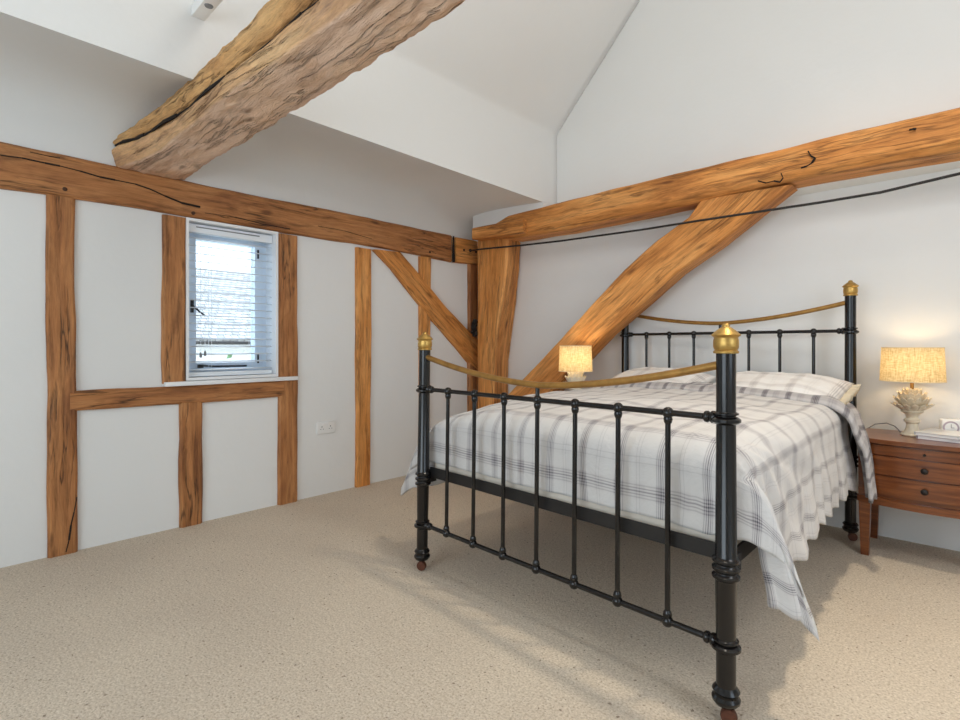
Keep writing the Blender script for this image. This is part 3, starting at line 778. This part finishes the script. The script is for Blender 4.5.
# duvet -------------------------------------------------------
ZD = .795; RC = .105
XA, XB_ = -0.035, W+0.04; Y0D = .05
dL, dR, dF = .42, .48, .305
tEnd = 1.66
def duv_raw(s, t, ztop=ZD, off=0.0):
    """s: cloth position across (0..W on top), t: cloth position along"""
    es_r = s-(XB_-RC); es_l = (XA+RC)-s; et = (Y0D+RC)-t
    es = max(es_r, es_l, 0.0); right = es_r > es_l; et = max(et, 0.0)
    e = hypot(es, et); ph = atan2(et, es) if e > 0 else 0
    corner = sin(2*ph)**2 if (es > 0 and et > 0) else 0.0
    if corner: e *= 1 + (-.05 if right else .02)*corner
    th = e/RC
    if th < pi/2: h = RC*sin(th); g = RC*(1-cos(th))
    else: h = RC; g = RC + (e-RC*pi/2)
    dep = max(0.0, g-RC)
    dx, dy = cos(ph), sin(ph)
    sg = 1 if right else -1
    fl = .30*dep**.6*abs(sin(2*ph))**1.3 if (right and corner) else .75*dep*corner
    x = (min(max(s, XA+RC), XB_-RC)) + sg*(h*dx + fl)
    y = max(t, Y0D+RC) - h*dy + fl*(.55 if right else .2)
    z = ztop - g
    if es > 0 and not right: x -= .068*min(1, dep/.12)*math.exp(-(max(t, 0)/.35)**2)
    # pleats of the hanging side
    if es > 0 and dep > 0:
        k = (1-corner)*cos(ph)
        wv = sin(t*36 + 1.5*sin(t*6.0) + dep*2) + .4*sin(t*61+1.0)
        amp = min(dep, .32)*.024*k
        x += sg*(wv*amp + dep*.10*k)
        z += -0.007*wv*k*min(1, dep/.3)
    if et > 0 and dep > 0:
        k = (1-corner)*sin(ph)
        x += 0; y += (sin(s*17)*.006+sin(s*41)*.003)*k*min(1, dep/.1)
    return Vector((x, y, z))
def duv(s, t, ztop=ZD, off=0.0):
    p = duv_raw(s, t, ztop, off)
    inner = max(0.0, min(1, (p.z-(ztop-RC))/RC))
    nz = noise.noise(Vector((s*2.6, t*2.2, 1.0)))*.020 + noise.noise(Vector((s*7, t*5, 4.0)))*.009
    fold = noise.noise(Vector((s*3+t*6, t*2-s*1.5, 8)))*.010
    cr_ = (abs(s-W/2)/(W/2))
    puff = .030*(1-min(1, cr_)**3) - .015*max(0, 1-(t/.5)) - .075*max(0, 1-s/.45)**1.5*max(0, 1-t/.7)
    p.z += (nz + fold)*(.35+.65*inner) + puff*inner
    nx_ = noise.noise(Vector((s*6, t*6, 12)))*.012*(1-inner)
    if s > W/2: p.x += nx_
    else: p.x -= nx_
    # radiating pleats from the foot corner over the right side
    if s > W-.25:
        a = atan2(s-(W-.1), t-.1+1e-6); w = max(0, min(1, (s-(W-.25))/.3))
        p.z += .003*sin(a*22)*w; p.x += .004*sin(a*22+1)*w*min(1, max(0, t)*3)
    p.y = max(p.y, .047)
    # keep clear of the right foot post
    return B(p.x, p.y, p.z)
def cloth(name, s0, s1, t0, t1, ns_, nt_, fn, mat, label=None, cat=None, thick=.014, uvs=(1, 1)):
    bm = bmesh.new(); uvl = bm.loops.layers.uv.new('UVMap'); g = []
    for j in range(nt_+1):
        row = []
        for i in range(ns_+1):
            s = s0+(s1-s0)*i/ns_; t = t0+(t1-t0)*j/nt_
            row.append((bm.verts.new(fn(s, t)), s, t))
        g.append(row)
    for j in range(nt_):
        for i in range(ns_):
            q = (g[j][i], g[j][i+1], g[j+1][i+1], g[j+1][i]); f = bm.faces.new([a[0] for a in q])
            for lp, a in zip(f.loops, q): lp[uvl].uv = (a[1]*uvs[0], a[2]*uvs[1])
    me = bpy.data.meshes.new(name); bm.to_mesh(me); bm.free()
    for p in me.polygons: p.use_smooth = True
    me.materials.append(mat); o = bpy.data.objects.new(name, me); COL.objects.link(o)
    md = o.modifiers.new('thickness', 'SOLIDIFY'); md.thickness = thick; md.offset = -1
    if label: tag(o, label, cat)
    return o
# hem lengths vary along the bed: remap s beyond the edge
def duvet_fn(s, t):
    tot = dR
    if s > W:
        k = max(0.0, min(1.0, (t-.15)/.75)); f = 1 - .14*k
        s = W + (s-W)*f
    return duv(s, t)
duvet = cloth('duvet', -dL, W+dR, Y0D+RC-dF-.03, tEnd, 190, 190, duvet_fn, M_plaid, 'white duvet with grey plaid check spread over the iron bed, corner hanging at right', 'duvet', .018)
# turned-back head end of the duvet
def fold_fn(s, t):
    if s > W: s = W + (s-W)*(1-.10*max(0, (1.72-t)/.24))
    p = duv(s, t, ZD+.030)
    # round the folded edge
    e = (t-1.47)/.06
    if e < 1: p.z -= .03*(1-max(0, e))**2
    if s > W-.1:
        k = min(1, (s-W+.1)/.3); p.x += .10*k*(0.7+.3*sin(t*22))
    return p
fo = cloth('turned_back_edge', -.20, W+.50, 1.47, 1.73, 150, 22, fold_fn, M_plaid_d, None, None, .016)
fo.parent = duvet; fo['label'] = 'turned-back edge showing darker plaid reverse'

# pillows
def pillow(cx, cy, cz, lx, ly, lz, tilt, label, group, seed, frill=False):
    bm = bmesh.new(); uvl = bm.loops.layers.uv.new('UVMap'); n = 44; m = 30
    def P(u, v, sgn):
        k = (max(0, 1-abs(u)**3.2)*max(0, 1-abs(v)**2.6))**.55
        pin = 1 - .05*(abs(u)**2)*(1-abs(v)**2)
        x = u*lx/2*(1-.04*(1-abs(v)**3)*0)*1.0; y = v*ly/2*(1-.07*(1-abs(u))**.5*abs(v))
        z = sgn*k*lz/2 + (noise.noise(Vector((u*3+seed, v*3, sgn)))*.014 + noise.noise(Vector((u*8+seed, v*5+u*3, sgn)))*.006)*k
        z -= .018*(u**4)
        return Vector((x, y, z))
    grids = []
    for sgn in (1, -1):
        g = [[bm.verts.new(P(-1+2*i/n, -1+2*j/m, sgn)) for i in range(n+1)] for j in range(m+1)]
        for j in range(m):
            for i in range(n):
                q = [(j, i), (j, i+1), (j+1, i+1), (j+1, i)]
                if sgn < 0: q = q[::-1]
                f = bm.faces.new([g[a][b] for a, b in q])
                for lp, (a, b) in zip(f.loops, q): lp[uvl].uv = (b/n*lx + seed, a/m*ly)
        grids.append(g)
    bmesh.ops.remove_doubles(bm, verts=bm.verts[:], dist=.0008)
    o = bpy.data.objects.new('pillow', bpy.data.meshes.new('pillow')); bm.to_mesh(o.data); bm.free()
    for p in o.data.polygons: p.use_smooth = True
    o.data.materials.append(M_plaid_p); COL.objects.link(o)
    o.location = B(cx, cy, cz); o.rotation_euler = (radians(tilt), 0, math.atan2((HR-HL).y, (HR-HL).x))
    tag(o, label, 'pillow', group)
    if frill:
        b2 = bmesh.new(); rows = []
        for j in range(121):
            v = -1+2*j/120; w = sin(j*.62)*.009+sin(j*.23)*.004
            rows.append([b2.verts.new((lx/2-.014+.045*f+w*f*.8, v*ly/2*.93, -.018+w*f*2.4-.02*f)) for f in (0, .35, .7, 1)])
        for a, b in zip(rows, rows[1:]):
            for i in range(3): b2.faces.new((a[i], a[i+1], b[i+1], b[i]))
        fr = link_bm('frill', b2, M_frill, o); md = fr.modifiers.new('t', 'SOLIDIFY'); md.thickness = .003
    return o
pillow(.37, 1.735, .850, .68, .42, .14, 15, 'plaid pillow on the left side of the bed head', None, 2)
pillow(1.11, 1.725, .850, .70, .42, .14, 15, 'plaid pillow with cream frilled end on the right side of the bed head', None, 5, True)

# ------------------------------------------------------------ nightstands
def nightstand(x0, y1, label, group=None):
    """x0 left side, y1 back; bow-front chest on tapered legs"""
    w, d, h = .54, .385, .62; bow = .045
    r = empty('nightstand', (x0+w/2, y1-d/2, 0), label, 'nightstand', group)
    def slab(name, z0, z1, ov, parent=r, mat=M_cherry, yin=0.0, x_in=0.0, back=None, bev=.003):
        bm = bmesh.new(); hw = w/2+ov-x_in; n = 18
        pts = [(-hw + 2*hw*i/n, -d/2-ov+yin - bow*(1-((-hw+2*hw*i/n)/(w/2+ov))**2)) for i in range(n+1)]
        bk = d/2 if back is None else back
        if back == 'front': poly = pts + [(x, y+.018) for x, y in reversed(pts)]
        else: poly = pts + [(hw, bk), (-hw, bk)]
        a = [bm.verts.new((x, y, z0)) for x, y in poly]; b = [bm.verts.new((x, y, z1)) for x, y in poly]
        bm.faces.new(a[::-1]); bm.faces.new(b); m = len(poly)
        for i in range(m): bm.faces.new((a[i], a[(i+1)%m], b[(i+1)%m], b[i]))
        if bev: bmesh.ops.bevel(bm, geom=[e for e in bm.edges if abs(e.verts[0].co.z-e.verts[1].co.z) < 1e-6], offset=bev, segments=2, affect='EDGES')
        return link_bm(name, bm, mat, parent, True, 30)
    slab('body', .30, h-.02, 0.0, yin=.012)
    slab('top', h-.02, h, .014, bev=.005)
    def front(name, z0, z1, kr):
        f = slab(name, z0, z1, 0.0, back='front', yin=-.001, x_in=.018)
        y = -d/2-bow
        lathe('knob', [(.005, 0), (.006, .008), (kr*.9, .012), (kr, .018), (kr*.8, .024), (.002, .027)], M_iron, f, (0, y, (z0+z1)/2), (0, -1, 0), 16)
        return f
    front('slide', h-.078, h-.030, .006)
    front('drawer', h-.178, h-.084, .015); front('drawer', h-.278, h-.184, .015)
    slab('apron', .283, .318, .004, back='front')
    for sx in (-1, 1):
        for sy in (-1, 1):
            bm = bmesh.new(); x, y = sx*(w/2-.026), sy*(d/2-.026)
            vs = []
            for z, q in ((0, .017), (.30, .026), (h-.02, .026)):
                vs.append([bm.verts.new((x+a*q, y+b*q, z)) for a, b in ((-1,-1), (1,-1), (1,1), (-1,1))])
            bm.faces.new(vs[0][::-1]); bm.faces.new(vs[2])
            for u, v in zip(vs, vs[1:]):
                for i in range(4): bm.faces.new((u[i], u[(i+1)%4], v[(i+1)%4], v[i]))
            link_bm('leg', bm, M_cherry, r, False)
    return r
NX0 = CAM.x - .412*U
ns1 = nightstand(NX0, -.028, 'bow-fronted cherry wood nightstand with two drawers right of the bed')
ns2 = nightstand(CAM.x - 2.385*U, YBf-.02, 'bow-fronted cherry wood nightstand behind the far side of the bed')

# lamps
def lotus_lamp(loc, rs, hs, label, zb, R, group, mat, tint, energy, htot):
    r = empty('table_lamp', loc, label, 'table lamp', group)
    k = 1.0; kr, kz = htot
    lathe('base', [(.044, 0), (.045, .004), (.042, .008), (.030, .016), (.024, .030), (.023, .046), (.031, .051), (.032, .060), (.023, .066), (.026, .078), (.046, .090), (.030, .115), (.012, .130)], mat, r, n=32).data.transform(Matrix.Diagonal((kr, kr, kz, 1)))
    bm = bmesh.new()
    for row, (n, rad, z, tilt, ln) in enumerate(((14, .045, .094, 18, .050), (14, .044, .106, 34, .050), (12, .038, .118, 50, .046), (10, .028, .128, 66, .042), (7, .016, .134, 80, .034))):
        for q in range(n):
            a = 2*pi*(q + .5*(row % 2))/n; rot = Matrix.Rotation(a, 4, 'Z'); th = radians(tilt)
            g = []
            for j in range(6):
                f = j/5; wd = .017*math.sqrt(max(0, 1-(f*1.0)**3))*(.65+.5*f)+.0004; cv = th + .5*f
                rr_ = rad*.75 + ln*(f*cos(th) - .18*f*f*sin(th)); zz = z + ln*(f*sin(th) + .15*f*f)
                g.append([bm.verts.new(rot @ (Vector((rr_ - .004*(abs(i-2)/2)**2*(-1), wd*(i-2)/2, zz+.004*(abs(i-2)/2)**2))*k)) for i in range(5)])
            for u, v in zip(g, g[1:]):
                for i in range(4): bm.faces.new((u[i], u[i+1], v[i+1], v[i]))
    pt = link_bm('petals', bm, mat, r, True, 60); pt.data.transform(Matrix.Diagonal((kr, kr, kz, 1))); md = pt.modifiers.new('t', 'SOLIDIFY'); md.thickness = .0025
    lathe('stem', [(.009*k, .13*kz), (.008*k, zb+.03)], M_brassr, r, n=14)
    lathe('bulb_holder', [(.014, zb+.02), (.014, zb+.05), (.010, zb+.055)], M_white, r, n=14)
    bm = bmesh.new(); n = 48; rings = []
    for f in (0, .02, .25, .5, .75, .98, 1):
        rad = R*(1-.06*f); rings.append([bm.verts.new((rad*cos(2*pi*i/n), rad*sin(2*pi*i/n), zb+hs*f)) for i in range(n)])
    for u, v in zip(rings, rings[1:]):
        for i in range(n): bm.faces.new((u[i], u[(i+1)%n], v[(i+1)%n], v[i]))
    sh_ = link_bm('lamp_shade', bm, M_shade, r, True, 60)
    for zz, rad in ((zb, R), (zb+hs, R*.94)):
        pts = [(rad*cos(2*pi*i/n), rad*sin(2*pi*i/n), zz) for i in range(n+1)]
        tube('rim', pts, .0022, M_frill, sh_, 6)
    bm = bmesh.new()
    for q in range(3):
        a = 2*pi*q/3+.4; add_tube(bm, [(0, 0, zb+.03), (R*.95*cos(a), R*.95*sin(a), zb+.03)], .0015, 6)
    link_bm('shade_spider', bm, M_brassr, r)
    l = light('bulb_light', 'POINT', (0, 0, zb+hs*.5), energy, tint, .035); l.parent = r
    return r
zn = .621
L1 = atZ(912, 436, zn); L1.y = -.21; 
t_ = (L1.y-CAM.y); L1 = atY(912, 436, -.195); L1.z = zn
lotus_lamp(L1, None, .178, 'cream lotus-petal table lamp with drum shade on the right nightstand', .288, .138, 'bedside lamps', M_ceramic, (1.0, .74, .42), 1.5, (1.10, 1.42))
L2 = atY(575.5, 372, YBf-.155); L2.z = zn - .0
lotus_lamp(L2, None, .185, 'white petal table lamp with small shade glowing left of the bed head', .288, .122, 'bedside lamps', M_ceramic2, (1.0, .80, .50), 1.7, (1.05, 1.75))
# lamp cord on the nightstand
pts = [(903, 424.5), (895, 422), (888, 421), (881, 422.5), (876, 427), (874, 431)]
p3 = [atZ(x, y, .62) for x, y in pts]; c0 = Vector((L1.x-.04, L1.y, .61))
cpts = [Vector((L1.x-.045, L1.y+.01, zn+.008)), Vector((L1.x-.08, -.10, zn+.03)), Vector((L1.x-.12, -.07, zn+.04)), Vector((L1.x-.17, -.08, zn+.03)), Vector((L1.x-.20, -.10, zn+.006))]
sm = []
for i in range(len(cpts)-1):
    for q in range(5): sm.append(cpts[i].lerp(cpts[i+1], q/5))
sm.append(cpts[-1])
tag(tube('lamp_cord', sm, .0028, M_grey, None, 8), 'thin grey lamp cord looping behind the lamp on right nightstand', 'cord')
# magazines and clock
mg = atZ(950, 445, zn)
def book(z, th, dxy, rot, cover, label):
    o = empty('book', Vector((3.385+dxy[0], -.215+dxy[1], z)), label, 'book', 'books on the right nightstand', rot)
    box('pages', (-.085, -.105, .0015), (.083, .105, th-.0015), M_white, o)
    bm = bmesh.new(); add_box(bm, (-.088, -.108, 0), (.087, .108, .0015)); add_box(bm, (-.088, -.108, th-.0015), (.087, .108, th)); add_box(bm, (-.0895, -.108, 0), (-.088, .108, th))
    link_bm('cover', bm, cover, o, False)
M_cov1 = plain('mauve_cover', rgb(176, 162, 172), .4, var=.1); M_cov2 = plain('pale_cover', rgb(222, 222, 220), .35, var=.05)
book(zn, .018, (.005, 0), radians(-12), M_cov1, 'mauve-edged paperback at the bottom of the pile on the right nightstand')
book(zn+.0185, .016, (0, 0), radians(-16), M_cov2, 'white paperback at the top of the pile on the right nightstand')
ck = empty('alarm_clock', (3.415, -.068, zn), 'small white cube alarm clock behind the books on right nightstand', 'clock', None, radians(18))
box('case', (-.055, -.025, 0), (.055, .025, .088), M_white, ck, .008, 3)
lathe('dial', [(.034, 0), (.034, .002), (.028, .0025)], M_cov1, ck, (-.018, -.0252, .046), (0, -1, 0), 28)
lathe('face', [(.026, 0), (.026, .0015)], M_white, ck, (-.018, -.0270, .046), (0, -1, 0), 28)
bm = bmesh.new(); add_box(bm, (-.019, -.0300, .046), (-.017, -.0287, .064)); add_box(bm, (-.018, -.0300, .045), (-.005, -.0287, .047)); link_bm('clock_hands', bm, M_grey, ck, False)
